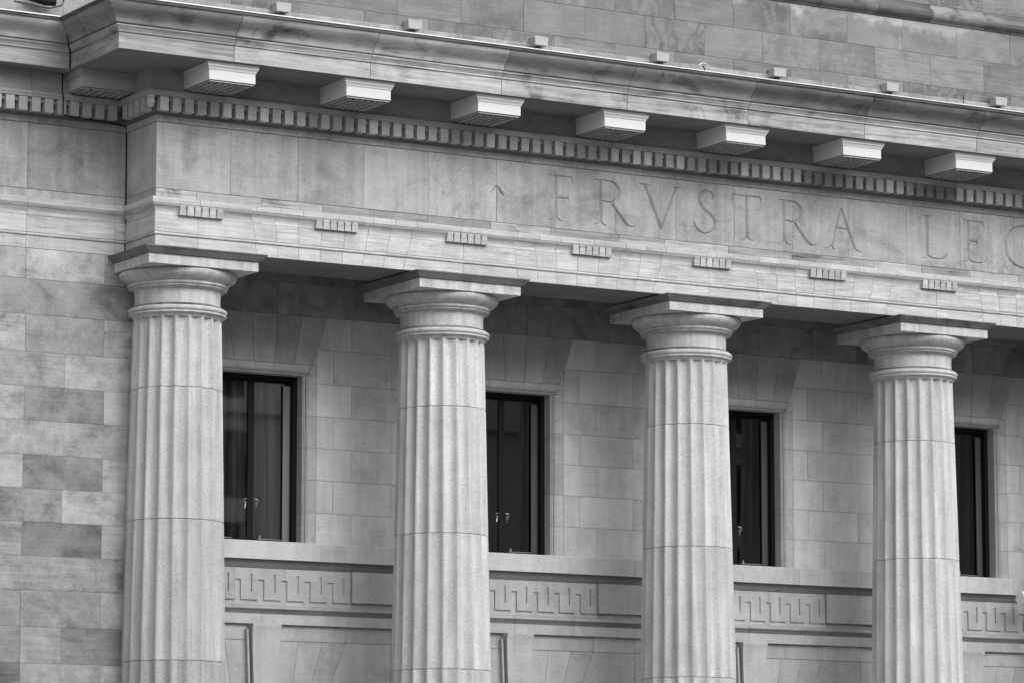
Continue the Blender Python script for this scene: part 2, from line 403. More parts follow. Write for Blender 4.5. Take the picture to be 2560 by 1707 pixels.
# cove and taenia
cove = [(.0, .6695), (.018, .670), (.012, .676), (.008, .69), (.008, .71), (.014, .735), (.026, .757), (.042, .775), (.058, .786), (.058, .797), (.066, .798), (.066, .804)]
taen = [(.04, .806), (.066, .807), (.066, .813), (.074, .818), (.074, .885), (.066, .891), (.0, .897)]
cj = []
for b in range(5):
    bc = CX[0]+2+4*b
    cj += [bc+q for q in (-1.25, -.9, -.56, 1.17, .83, .5, -.02)]+[bc+2.0]
cj = sorted(cj)
course('cove', cove, [.767]+cj, M_arc, .46); course('cove', cove, [-3.2, -1.26, 0], M_arc, .45, left=True)
course('taenia', taen, sorted([.767]+[j+.05 for j in cj]+[CX[0]+2+4*b+1.9 for b in range(5)]), M_arc, .50, amp=.06)
course('taenia', taen, [-3.2, -1.26, 0], M_arc, .46, left=True)
# strip below the frieze
sj = [.744, 1.7, 2.6, 3.319, 4.2, 5.2, 6.158, 7.265, 8.032, 9.1, 10.2, 11.653, 12.5, 13.4, 14.3, 15.2, 16.4, 17.5, 18.6]
for a, b in runs(sj, FY, XR):
    mb = MB(); slab(mb, rect(a, b, .898, 1.014), FY, .12, gap=.002, ch=.002); obj('string_stone', mb, M_arc if random.random() < .5 else M_cor, ent, rt(.38, .22))
mb = MB(); slab(mb, rect(-YL-.1, -FY, .898, 1.014), FY, .1, LX, LN, gap=.0015, ch=.002); obj('string_stone', mb, M_arc, ent, .36)
for a, b in runs([-3.2, -1.6, .0], XL0, FY+.05):
    mb = MB(); slab(mb, rect(a, b, .898, 1.014), YL, .12, gap=.002, ch=.002); obj('string_stone', mb, M_frz, entl, rt(.40, .05))

# ---- carved letters: strokes as (x, z, width) stations
def cut_stroke(mb, st_, closed=False):
    n = len(st_)
    v = []; f = []
    for i, (x, z, wd) in enumerate(st_):
        a = Vector(st_[max(i-1, 0)][:2]); b = Vector(st_[min(i+1, n-1)][:2]); d = (b-a).normalized(); nn = Vector((-d.y, d.x))
        wd = wd*1.1; hw = wd/2; dep = min(.030, wd*.6); fr_ = .006; hw2 = hw*(1+fr_/dep)
        v += [(x+nn.x*hw2, FY-fr_, z+nn.y*hw2), (x-nn.x*hw2, FY-fr_, z-nn.y*hw2), (x, FY+dep, z)]
    for i in range(n-1):
        for j in range(3):
            j2 = (j+1) % 3; f.append((3*i+j, 3*i+j2, 3*i+3+j2, 3*i+3+j))
    f.append((2, 1, 0)); f.append((3*n-3, 3*n-2, 3*n-1))
    # make the winding outward
    mb.add(v, f)
def crv(pts, n=5):
    """Catmull-Rom through stations"""
    out = []; P = [pts[0]]+list(pts)+[pts[-1]]
    for i in range(1, len(P)-2):
        for k in range(n):
            t_ = k/n; p0, p1, p2, p3 = P[i-1], P[i], P[i+1], P[i+2]
            out.append(tuple(.5*((2*p1[c])+(-p0[c]+p2[c])*t_+(2*p0[c]-5*p1[c]+4*p2[c]-p3[c])*t_*t_+(-p0[c]+3*p1[c]-3*p2[c]+p3[c])*t_**3) for c in range(3)))
    out.append(tuple(pts[-1])); return out
W1, W2, W3 = .058, .032, .016
strokes = []
def s(*p, curve=False): strokes.append(crv(p) if curve else list(p))
def stem(x, z0, z1, l0, r0, foot=True, head=None):
    s((x, z1, W1), (x, z0+.04, W1))
    if foot:
        s((l0, z0-.005, W3), ((l0+x)/2, z0+.002, W3*1.3), (x-.01, z0+.045, W2), curve=True)
        s((x+.01, z0+.045, W2), ((r0+x)/2, z0+.002, W3*1.6), (r0, z0-.008, W3), curve=True)
    if head: s((head[0], z1+.005, W3), (x, z1, W2), (head[1], z1, W3))
# F
stem(6.24, 1.13, 1.75, 6.118, 6.35)
s((6.129, 1.757, W3), (6.22, 1.752, W2), (6.50, 1.75, W2)); s((6.495, 1.752, W2), (6.516, 1.673, W3)); s((6.24, 1.446, W2), (6.43, 1.448, W2)); s((6.432, 1.503, W3), (6.436, 1.45, W2), (6.44, 1.412, W3))
# R twice
for dx in (0.0, 3.100):
    stem(6.969+dx, 1.13, 1.755, 6.848+dx, 7.072+dx)
    s((6.865+dx, 1.762, W3), (6.98+dx, 1.758, W2), (7.10+dx, 1.756, W2), (7.2+dx, 1.728, .045), (7.262+dx, 1.66, W1), (7.27+dx, 1.595, W1), (7.24+dx, 1.525, .05), (7.18+dx, 1.474, W2), (7.10+dx, 1.456, W2), (6.98+dx, 1.474, W2), curve=True)
    s((7.15+dx, 1.445, W2), (7.19+dx, 1.39, .055), (7.30+dx, 1.265, .058), (7.39+dx, 1.172, .045), (7.455+dx, 1.146, W2), (7.53+dx, 1.158, W3), curve=True)
# V
s((7.593, 1.771, W3), (7.69, 1.766, W2), (7.798, 1.768, W3)); s((7.695, 1.76, W1), (7.966, 1.16, W1)); s((8.141, 1.773, W3), (8.215, 1.768, W2), (8.305, 1.775, W3)); s((8.222, 1.765, W2*1.1), (7.985, 1.21, W2*1.1), (7.964, 1.142, W3))
# S
s((8.842, 1.655, W3), (8.838, 1.735, W2), (8.79, 1.765, .03), (8.72, 1.768, .036), (8.645, 1.72, .046), (8.615, 1.63, .052), (8.66, 1.53, .058), (8.76, 1.453, .062), (8.845, 1.385, .058), (8.877, 1.30, .052), (8.83, 1.205, .046), (8.71, 1.155, .036), (8.60, 1.195, .034), (8.54, 1.262, .028), (8.522, 1.325, W3), curve=True)
# T
stem(9.42, 1.135, 1.75, 9.316, 9.515); s((9.176, 1.765, W2), (9.42, 1.758, W2), (9.662, 1.764, W2)); s((9.176, 1.68, W3), (9.177, 1.76, W2)); s((9.665, 1.672, W3), (9.66, 1.76, W2))
# A
s((10.905, 1.16, W2), (11.045, 1.67, W2), (11.089, 1.752, W3)); s((11.075, 1.735, .05), (11.30, 1.165, W1)); s((10.967, 1.433, W2), (11.165, 1.438, W2))
for a, b, c in ((10.766, 10.90, 10.95), (11.191, 11.30, 11.422)): s((a, 1.126, W3), ((a+b)/2, 1.133, W3*1.4), (b, 1.175, W2), curve=True); s((b, 1.175, W2), ((c+b)/2, 1.135, W3*1.8), (c, 1.125, W3), curve=True)
# L
s((12.62, 1.755, W1), (12.617, 1.17, W1)); s((12.524, 1.765, W3), (12.62, 1.760, W2), (12.717, 1.766, W3)); s((12.503, 1.125, W3), (12.57, 1.14, W3*1.5), (12.615, 1.18, W2), curve=True)
s((12.625, 1.18, W2), (12.68, 1.15, W2), (12.76, 1.138, W2), (12.88, 1.145, W2), (12.945, 1.175, W2), (12.974, 1.242, W3), curve=True)
# E
s((13.38, 1.75, W1), (13.375, 1.18, W1)); s((13.28, 1.762, W3), (13.38, 1.757, W2), (13.648, 1.755, W2)); s((13.645, 1.757, W2), (13.66, 1.688, W3)); s((13.375, 1.45, W2), (13.542, 1.452, W2)); s((13.538, 1.5, W3), (13.541, 1.45, W2), (13.545, 1.41, W3))
s((13.248, 1.13, W3), (13.32, 1.14, W3*1.5), (13.37, 1.19, W2), curve=True); s((13.38, 1.19, W2), (13.43, 1.155, W2), (13.53, 1.138, W2), (13.64, 1.148, W2), (13.69, 1.175, W2), (13.719, 1.225, W3), curve=True)
# G
s((14.78, 1.655, W3), (14.70, 1.70, W2), (14.60, 1.745, .03), (14.48, 1.765, .034), (14.33, 1.75, .045), (14.18, 1.67, .056), (14.09, 1.55, .062), (14.07, 1.43, .064), (14.10, 1.30, .06), (14.20, 1.19, .05), (14.34, 1.135, .038), (14.5, 1.13, .034), (14.66, 1.16, .032), (14.74, 1.20, W2), curve=True)
stem(14.72, 1.20, 1.42, 14.62, 14.80, foot=False, head=(14.62, 14.82))
# caret between two stones
s((5.195, 1.408, .03), (5.24, 1.455, .042), (5.285, 1.52, .03)); s((5.293, 1.52, .03), (5.345, 1.46, .045), (5.400, 1.400, .026))
s((5.289, 1.525, .020), (5.289, 1.3, .018), (5.289, 1.018, .014))
# I S (the word runs on beyond the frame)
stem(15.2, 1.13, 1.76, 15.09, 15.31, head=(15.09, 15.31))
ddx = 7.0
s(*[(x+ddx, z, w_) for x, z, w_ in ((8.842, 1.655, W3), (8.838, 1.735, W2), (8.79, 1.765, .03), (8.72, 1.768, .036), (8.645, 1.72, .046), (8.615, 1.63, .052), (8.66, 1.53, .058), (8.76, 1.453, .062), (8.845, 1.385, .058), (8.877, 1.30, .052), (8.83, 1.205, .046), (8.71, 1.155, .036), (8.60, 1.195, .034), (8.54, 1.262, .028), (8.522, 1.325, W3))], curve=True)
fj = [1.234, 2.236, 3.228, 4.226, 5.289, 6.237, 7.204, 8.221, 9.21, 10.212, 11.206, 12.245, 13.22, 14.226, 15.22, 16.22, 17.22, 18.22, 19.2]
ftone = {1: .36, 2: .36, 3: .42, 4: .44, 5: .40, 6: .38}
for i, (a, b) in enumerate(runs(fj, FY, XR)):
    mb = MB(); slab(mb, rect(a, b, 1.016, 1.888), FY, .16, gap=.0016, ch=.0022)
    cut = MB()
    for st_ in strokes:
        if max(p[0] for p in st_)+.05 > a and min(p[0] for p in st_)-.05 < b: cut_stroke(cut, st_)
    me = boolcut(mb, cut, 'frieze_stone') if cut.v else mb
    obj('frieze_stone', me, M_frz, ent, rt(ftone.get(i, .385), .03))
mb = MB(); slab(mb, rect(-YL-.1, -FY, 1.016, 1.888), FY, .1, LX, LN, gap=.002, ch=.003); obj('frieze_stone', mb, M_frz, ent, .44)
for a, b in runs([-4.2, -2.7, -1.252], XL0, FY+.05):
    mb = MB(); slab(mb, rect(a, b, 1.016, 1.888), YL, .12, gap=.002, ch=.003); obj('frieze_stone', mb, M_frz, entl, rt(.36, .03))
# frieze cap, dentil bed, fillets
cap = [(.0, 1.8905), (.016, 1.892), (.020, 1.90), (.022, 1.945), (.030, 1.955), (.034, 1.968)]
course('frieze_cap', cap, [j+.45 for j in fj], M_frz, .36); course('frieze_cap', cap, [-3, -1.9, -.4], M_frz, .34, left=True)
bed = [(.04, 1.97), (.08, 1.978), (.095, 1.99), (.098, 2.01), (.098, 2.186)]
course('dentil_bed', bed, [j+.2 for j in fj], M_bed, .13); course('dentil_bed', bed, [-3, -1.3], M_bed, .13, left=True)  # very dark tone paints shade into the gaps between dentils
bfil = [(.12, 2.1885), (.212, 2.189), (.218, 2.197), (.218, 2.222), (.225, 2.228), (.228, 2.24), (.228, 2.264), (.18, 2.27)]
course('bed_fillet', bfil, [j-.2 for j in fj], M_bed, .34); course('bed_fillet', bfil, [-3, -1.3], M_bed, .34, left=True)
bw_ = [(.17, 2.272), (.184, 2.273), (.184, 2.552)]
course('bed_stone', bw_, [1.2, 3.2, 5.2, 7.2, 9.2, 11.2, 13.2, 15.2, 17.2], M_bed, .28); course('bed_stone', bw_, [-3, -1.3], M_bed, .26, left=True)
# dentils
dw = .123; pitch = 2/11
dm = MB(); slab(dm, rect(-dw/2, dw/2, 2.002, 2.1875), 0, .115, gap=0, ch=.004); dme = dm.mesh('dentil')
tb = MB().box(-.035, .035, .04, .115, 2.13, 2.187); tme = tb.mesh('dentil_tab')
x = .097+dw/2+.012; y0 = FY-.207
while x < XR-1:
    wv = 1.0
    if 10.2 < x < 11.1 or 12.1 < x < 13.0: wv = .62
    d_ = obj('dentil', dme, M_bed, ent, rt(.39, .2)*wv); d_.location = (x, y0, 0)
    t_ = obj('dentil_tab', tme, M_bed, ent, .26); t_.location = (x+pitch/2, y0, 0)
    x += pitch
# left return dentils (facing left) and recessed dentils
RZ = Matrix.Rotation(R(-90), 4, 'Z')
yy = .09+dw/2+.02
while yy < .80:
    d_ = obj('dentil', dme, M_bed, ent, rt(.42, .1)); d_.rotation_euler = (0, 0, R(-90)); d_.location = (FY-.207, yy, 0)
    t_ = obj('dentil_tab', tme, M_bed, ent, .26); t_.rotation_euler = (0, 0, R(-90)); t_.location = (FY-.207, yy-pitch/2, 0)
    yy += pitch
x = -.931+dw/2+pitch*4
while x > XL0+.2:
    if x < -.13:
        d_ = obj('dentil', dme, M_bed, entl, rt(.40, .06)); d_.location = (x, YL-.207, 0)
        t_ = obj('dentil_tab', tme, M_bed, entl, .26); t_.location = (x+pitch/2, YL-.207, 0)
    x -= pitch
# acorn drop on the dentil corner
ac = MB(); lathe(ac, [(.001, 2.012), (.02, 2.016), (.04, 2.035), (.054, 2.07), (.058, 2.11), (.054, 2.14), (.046, 2.15), (.06, 2.155), (.062, 2.175), (.05, 2.187)], 20)
ac.v = [(x_-.022, y_-.022, z_) for x_, y_, z_ in ac.v]; obj('corner_drop', ac, M_bed, ent, .36, 50)

# ---- cornice stones: corona + mouldings + cyma, one object per stone; joints at the mutule centres
COR = 1.030; DL = .464
def cor_prof(D):  # D = corona projection
    return [(D, 2.552), (D, 2.752), (D-.006, 2.757), (D-.006, 2.764), (D+.016, 2.768), (D+.016, 2.79), (D+.022, 2.795), (D+.030, 2.815), (D+.046, 2.832), (D+.056, 2.842), (D+.056, 2.856), (D+.040, 2.862), (D+.040, 2.868)]
def cym_prof(D):
    a = [(D+.042, 2.870), (D+.070, 2.873)]
    for i in range(13):
        t_ = i/12; z = 2.885+.235*t_; d = D+.075+.165*(t_-math.sin(2*math.pi*t_)/(2*math.pi)*.85); a.append((d, z))
    return a+[(D+.245, 3.1215), (D+.1, 3.1218)]
def fil_prof(D): return [(D+.1, 3.122), (D+.262, 3.1225), (D+.262, 3.158), (D+.1, 3.159)]
for nm_, D_, E_, pth in (('corona_soffit_shade', COR, ent, [(FY, 1.10), (FY, FY), (XR, FY)]), ('corona_soffit_shade', DL, entl, [(XL0, YL), (-.90, YL)])):
    obj(nm_, sweep(MB(), [(.19, 2.5515), (.19, 2.5475), (D_-.012, 2.5475), (D_-.012, 2.5515)], pth), M_bed, E_, .19)  # thin dark plate paints shade onto the corona underside
gj = [.789+2*i-.03 for i in range(10)]
ctone = [.36, .46, .50, .44, .42, .40, .42, .38, .4, .4]; ytone = [.22, .34, .42, .24, .25, .18, .17, .17, .2, .2]
for i, (a, b) in enumerate(runs(gj, FY, XR)):
    pth = [(FY, 1.13), (FY, FY), (b-.004, FY)] if i == 0 else [(a+.004, FY), (b-.004, FY)]
    mb = MB(); sweep(mb, cor_prof(COR), pth, 0.0); obj('corona_stone', mb, M_cor, ent, ctone[min(i, 9)], 25)
    mb = MB(); sweep(mb, cym_prof(COR), pth, 0.0); obj('cyma_stone', mb, M_cym, ent, ytone[min(i, 9)], 45)
DL = .464
for a, b in runs([-5, -3.0], XL0, -.87):
    mb = MB(); sweep(mb, cor_prof(DL), [(a+.004, YL), (b-(.004 if b < -1 else 0), YL)], 0.0); obj('corona_stone', mb, M_cor, entl, .36, 25)
    b2 = b if b < -1 else -.95
    mb = MB(); sweep(mb, cym_prof(DL), [(a+.004, YL), (b2-.004, YL)], 0.0); obj('cyma_stone', mb, M_cym, entl, .33, 45)
obj('corona_stone', sweep(MB(), [(DL-.01, 2.556), (DL-.01, 3.06)], [(-.88, YL), (0, YL)], 0.0), M_cor, entl, .2)
# bright metal flashing along the top edge
def flash(D): return [(D+.268, 3.160), (D+.274, 3.160), (D+.274, 3.173), (D+.1, 3.197), (D+.1, 3.191), (D+.268, 3.169)]
mb = MB(); sweep(mb, fil_prof(COR), [(FY, YL+.2), (FY, FY), (XR, FY)]); obj('dark_fillet', mb, M_cym, ent, .10)  # fillet in a darker tone than the cyma below
mb = MB(); sweep(mb, fil_prof(DL), [(XL0, YL), (-1.10, YL)]); obj('dark_fillet', mb, M_cym, entl, .08)
mb = MB(); sweep(mb, flash(COR), [(FY, YL+.2), (FY, FY), (XR, FY)]); obj('flashing', mb, M_metal, ent)
mb = MB(); sweep(mb, flash(DL), [(XL0, YL), (-1.10, YL)]); obj('flashing', mb, M_metal, entl)
# sloping roof of the cornice up to the attic
rf = MB(); sweep(rf, [(COR+.2, 3.16), (COR+.2, 3.185), (.0, 3.40), (.0, 3.1)], [(FY, YL+.3), (FY, FY), (XR, FY)]); obj('cornice_roof', rf, M_cym, ent, .3)
rf = MB(); sweep(rf, [(DL+.2, 3.16), (DL+.2, 3.185), (.0, 3.30), (.0, 3.1)], [(XL0, YL), (.2, YL)]); obj('cornice_roof', rf, M_cym, entl, .3)

# ---- mutules
def mutule():
    HW = .332; Y0 = FY-.928; Y1 = FY-.17
    m_ = MB(); slab(m_, rect(-HW, HW, 2.312, 2.446), Y0, Y1-Y0, gap=0, ch=.003)
    e = bpy.data.objects.new('mutule', m_.mesh('mutule')); e.data.materials.append(M_mut); e.color = (.66, .66, .66, 1); put(e, ent)
    lip = MB()   # moulded head
    for d, z0, z1 in ((.009, 2.449, 2.464), (.012, 2.4645, 2.474), (.020, 2.4745, 2.486), (.031, 2.489, 2.512), (.037, 2.516, 2.546)):
        lip.box(-HW-d, HW+d, Y0-d, Y0+.05, z0, z1).box(-HW-d*.3, HW+d*.3, Y0+.0501, Y1, z0, z1)
    lip.box(-HW+.004, HW-.004, Y0+.004, Y1, 2.4465, 2.5505)
    c = obj('mutule_moulding', lip, M_mut, None, .66); c.parent = e
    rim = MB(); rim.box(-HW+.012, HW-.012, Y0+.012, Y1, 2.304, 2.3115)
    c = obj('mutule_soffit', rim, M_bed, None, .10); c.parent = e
    g = MB(); nx, ny = 6, 6
    for i in range(nx):
        for j in range(ny):
            cx_ = -HW+.05+(2*HW-.1)*(i+.5)/nx; cy_ = Y0+.05+(Y1-Y0-.1)*(j+.5)/ny
            g.box(cx_-.031, cx_+.031, cy_-.036, cy_+.036, 2.280, 2.3035)
    for a, b, c1, d1 in ((-HW+.015, -HW+.04, Y0+.015, Y1), (HW-.04, HW-.015, Y0+.015, Y1), (-HW+.0401, HW-.0401, Y0+.015, Y0+.04)): g.box(a, b, c1, d1, 2.290, 2.3036)
    c = obj('guttae', g, M_bed, None, .34); c.parent = e; c['kind'] = 'stuff'
    return e
mu = mutule()
def dup2(o_, loc, rz=0):
    n = o_.copy(); COL.objects.link(n); n.location = loc; n.rotation_euler = (0, 0, rz)
    for ch in o_.children: c_ = ch.copy(); COL.objects.link(c_); c_.parent = n
    return n
mu.location = (CX[0], 0, 0)
for i in range(1, 10): dup2(mu, (CX[0]+2*i, 0, 0))
# the one on the left return, turned to face left: local -y -> world -x
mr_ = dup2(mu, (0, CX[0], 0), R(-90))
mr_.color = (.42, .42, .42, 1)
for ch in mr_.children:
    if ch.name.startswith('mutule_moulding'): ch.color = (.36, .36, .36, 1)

# ---- regulae: six small tapered blocks under the taenia, repeated at 2 m
def gutta_mesh():
    v = []; ht, hb = .0415, .0475; yt, yb = FY-.075, FY-.052
    z1, z0 = .797, .672
    for z, h, yf in ((z0, .049, FY-.070), (z1, .040, FY-.074)):
        v += [(-h, yf, z), (h, yf, z), (h, FY+.01, z), (-h, FY+.01, z)]
    return MB().add(v, [(0, 3, 2, 1), (4, 5, 6, 7), (0, 1, 5, 4), (1, 2, 6, 5), (2, 3, 7, 6), (3, 0, 4, 7)]).mesh('gutta')
gm = gutta_mesh()
for k in range(10):
    for j in range(6):
        g_ = obj('gutta', gm, M_arc, ent, rt(.44, .12)); g_.location = (CX[0]+2*k-.268+.1072*j, 0, 0)

obj('movement_joint', tube(MB(), [(FY-.012, YL-.012, .236), (FY-.010, YL-.012, 1.0), (FY-.013, YL-.012, 1.88), (FY-.02, YL-.05, 1.965), (FY-.3, YL-.12, 1.975), (-.70, YL-.17, 1.985), (-.86, YL-.214, 2.0), (-.862, YL-.222, 2.2), (-.866, YL-.23, 2.26), (-.868, YL-.2, 2.3), (-.866, YL-.2, 2.545)], .009, 6), M_dark, entl)
obj('movement_joint', tube(MB(), [(-.885, YL-DL-.006, 2.555), (-.885, YL-DL-.006, 2.75), (-.905, YL-DL-.03, 2.8), (-.935, YL-DL-.06, 2.86), (-.945, YL-DL-.08, 2.9), (-.97, YL-DL-.10, 2.96), (-1.04, YL-DL-.17, 3.03), (-1.09, YL-DL-.22, 3.12)], .010, 6), M_dark, entl)
# ------------------------------------------------------------------ attic wall above the cornice
att = thing('attic_wall', 'ashlar attic wall of large grey stones rising above the cornice', 'wall', (0, FY, 3.1))
obj('core', MB().box(FY+.05, XR, FY+.03, 3.2, 3.05, 7.2), M_mor, att, .15)
rows = [(3.24, 3.73, .22), (3.73, 4.195, .72), (4.195, 4.672, .22), (4.95, 5.42, .72), (5.42, 5.9, .22), (5.9, 6.4, .72), (6.4, 7.0, .22)]
for z0, z1, ph in rows:
    js = [ph+i for i in range(0, 20)]
    for a, b in runs(js, FY, XR):
        mb = MB(); slab(mb, rect(a, b, z0, z1), FY+random.uniform(-.002, .002), .14, gap=.0018, ch=.002)
        ef = (z0 == 4.195 and a > 8.9); obj('stone', mb, M_eff if ef else M_att, att, rt(.22, .11))
rollp2 = [(-.02, 4.674), (.02, 4.676), (.02, 4.69), (.035, 4.70)]+[(.03+.085*math.cos(R(a)), 4.79+.085*math.sin(R(a))) for a in range(-80, 81, 10)]+[(.04, 4.885), (.03, 4.9), (.03, 4.93), (-.0, 4.948)]
for a, b in runs([.72+1*i for i in range(20)], FY, XR):
    mb = MB(); sweep(mb, rollp2, [(a+.002, FY), (b-.002, FY)], -.1); obj('roll_moulding', mb, M_cym, att, (.25 if (int(a) % 5 == 2) else rt(.15, .2)), 50)
bnd = MB(); sweep(bnd, [(.012, 3.2), (.012, 3.56), (.0, 3.572)], [(FY, FY), (XR, FY)], -.02); obj('base_flashing', bnd, M_att, att, .36)
atl = thing('recessed_attic_wall', 'low attic wall seen above the gutter at the top left corner', 'wall', (-2, YL, 3.2))
obj('core', MB().box(XL0, FY+.02, YL+.03, 3.2, 3.05, 5.2), M_mor, atl, .15)
for z0, z1, ph in ((3.2, 3.73, .22), (3.73, 4.2, .72), (4.2, 4.67, .22)):
    for a, b in runs([ph-i for i in range(1, 8)][::-1], XL0, FY+.02):
        mb = MB(); slab(mb, rect(a, b, z0, z1), YL, .14, gap=.0018, ch=.002); obj('stone', mb, M_att, atl, rt(.30, .15))

# boxes and clips above the gutter
def flood(i, x):
    lab = ['leftmost of the pale boxes above the gutter, near the top edge of the photo', 'pale box above the gutter, second from the left', 'pale box above the gutter, third from the left, over the letter F',
           'pale box above the gutter over the letter V', 'pale box above the gutter over the second letter R', 'pale box above the gutter, second from the right edge, over the letter A', 'rightmost of the pale boxes above the gutter']
    e = thing('roof_box', lab[i], 'box', (x, 0, 3.40), 'pale boxes in a row above the gutter')
    v = []
    for z, h, y_ in ((0.128, .099, .0), (.215, .106, -.004), (.240, .110, -.008), (.248, .103, -.003)):
        v += [(-h, y_, z), (h, y_, z), (h, .150, z), (-h, .150, z)]
    f = [(0, 3, 2, 1), (12, 13, 14, 15)]
    for k in range(3):
        for j in range(4): f.append((4*k+j, 4*k+(j+1) % 4, 4*k+4+(j+1) % 4, 4*k+4+j))
    obj('housing', MB().add(v, f), M_box, e, local=True)
    obj('bracket', MB().box(-.03, .03, .06, .12, .05, .1275), M_rail, e, local=True)
for i in range(7): flood(i, 1.915+2.0*i)
for i, (x, zt) in enumerate(((1.835, 3.235), (3.834, 3.245), (5.83, 3.245), (9.874, 3.25), (11.903, 3.26), (12.34, 3.24))):
    e = thing('gutter_clip', ['short metal pin on the gutter right of the leftmost pale box', 'short metal pin on the gutter left of the F', 'short metal pin on the gutter between the R and the V',
        'bent metal pin on the gutter over the second letter R', 'small shiny pin on the gutter over the letter A', 'dark pin on the gutter near the right edge of the photo'][i], 'metal pin', (x, -1.12, 3.17), 'metal pins along the gutter')
    obj('pin', tube(MB(), [(0, 0, 0), (0, 0, zt-3.17+.02)], .005), M_box if i != 5 else M_dark, e, local=True)
    obj('head', tube(MB(), [(-.012, 0, zt-3.17+.03), (.018, 0, zt-3.17+.035)], .009), M_box if i != 5 else M_dark, e, local=True)
# twisted wire remnant
e = thing('wire_tangle', 'shiny twisted wire remnant on the gutter over the letter T', 'wire', (7.87, -1.12, 3.18))
obj('loop', tube(MB(), [(-.09, 0, .06), (-.06, .01, .085), (-.02, 0, .10), (.02, -.01, .09), (.05, 0, .05), (.06, 0, .075)], .010), M_metal, e, local=True)
obj('prong', tube(MB(), [(-.03, 0, .06), (0, 0, .02), (.01, 0, -.02)], .010), M_dark, e, local=True)
# conduit mess at top left
e = thing('roof_conduit', 'dark conduit and loose cable behind the gutter at the top left', 'cable', (-1.0, .95, 3.42))
obj('pipe', tube(MB(), [(-.35, .0, .12), (-.1, -.02, .07), (.03, -.02, .08)], .055, 12), M_dark, e, 1, 40, local=True)
obj('cable', tube(MB(), [(-.55, -.03, .02), (-.3, -.04, -.005), (-.05, -.05, -.02), (.12, -.03, .04), (.16, -.02, .10), (.1, 0, .2)], .012), M_rail, e, 1, 40, local=True)

# ------------------------------------------------------------------ left wall
lw = thing('pavilion_wall', 'plain ashlar wall of mottled stones left of the first column', 'wall', (-2, YL, ZG))
obj('core', MB().box(XL0, .5, YL+.03, 3.2, ZG, .255), M_mor, lw, .16)
zr = [.233, -.165, -.631, -1.107, -1.560, -2.0, -2.448, -2.882, -3.317, -3.751, -4.191, -4.661, -5.127, -5.58]
xj = [[-1.252, -.134], [], [-1.24, -.13], [-.681], [-1.24, -.116], [-.675], [-1.24, -.121], [-.69], [-1.237, -.123], [], [-1.245, -.121], [-1.237, -.671], [-1.237, -.109]]
tn = [[.40, .47, .36], [.30], [.38, .30, .40], [.33, .38], [.40, .25, .40], [.34, .33], [.38, .24, .40], [.28, .42], [.31, .215, .41], [.31], [.27, .27, .38], [.24, .30, .235], [.22, .33, .38]]
for r_ in range(13):
    z1, z0 = zr[r_], zr[r_+1]
    js = xj[r_]
    ext = [-2.35-(r_ % 2)*.56, -3.45-(r_ % 2)*.5, -4.6-(r_ % 2)*.5, -5.8]
    xs = [XL0]+sorted(ext)+js+[.5]
    ts = [rt(.3, .25) for _ in range(4)]+tn[r_]
    for (a, b), t_ in zip(zip(xs[:-1], xs[1:]), ts):
        mb = MB(); slab(mb, rect(a, b, z0, z1), YL+random.uniform(-.003, .003), .14, gap=.0015, ch=.002); obj('stone', mb, M_wal, lw, t_*.98)
obj('plinth', MB().box(XL0, .5, YL-.004, YL+.2, ZG, -5.584), M_wal, lw, .32)
# inner face of the pavilion inside the porch
obj('inner_face', MB().box(.5, .53, YL+.01, YW+.3, ZG, .9), M_bck, lw, .30)

# ------------------------------------------------------------------ porch back wall with windows
pw = thing('porch_wall', 'shaded ashlar wall with tall windows and meander band behind the columns', 'wall', (8, YW, ZG))
BC = [CX[0]+2+4*b for b in range(5)]
WXL, WXR, WZT, WZB = -.6155, .6155, -.985, -3.285
bk = MB()
xe = .3
for c in BC:
    bk.box(xe, c+WXL-.02, YW+.03, 3.0, ZG, 1.0); xe = c+WXR+.02
    bk.box(c+WXL-.0199, c+WXR+.0199, YW+.03, 3.0, WZT+.02, 1.0); bk.box(c+WXL-.0199, c+WXR+.0199, YW+.03, 3.0, ZG, WZB-.03)
bk.box(xe, XR, YW+.03, 3.0, ZG, 1.0)
obj('core', bk, M_mor, pw, .13)
ceil = MB().box(.3, XR, 1.255, 3.2, .62, .8); struct(obj('porch_ceiling', ceil, M_bed, tone=.14))  # dark tone paints the porch shade into the ceiling
zz = [-.605, -1.087, -1.542, -1.985, -2.43, -2.88, -3.303]
PT = .55
def ps(poly, tone=PT, y=YW, depth=.16, mat=M_bck, name='stone', amp=.07, par=None):
    mb = MB(); slab(mb, poly, y+random.uniform(-.0015, .0015), depth, gap=.0022, ch=.0025); return obj(name, mb, mat, par or pw, rt(tone, amp))
JX = .81                      # outer edge of the window surround
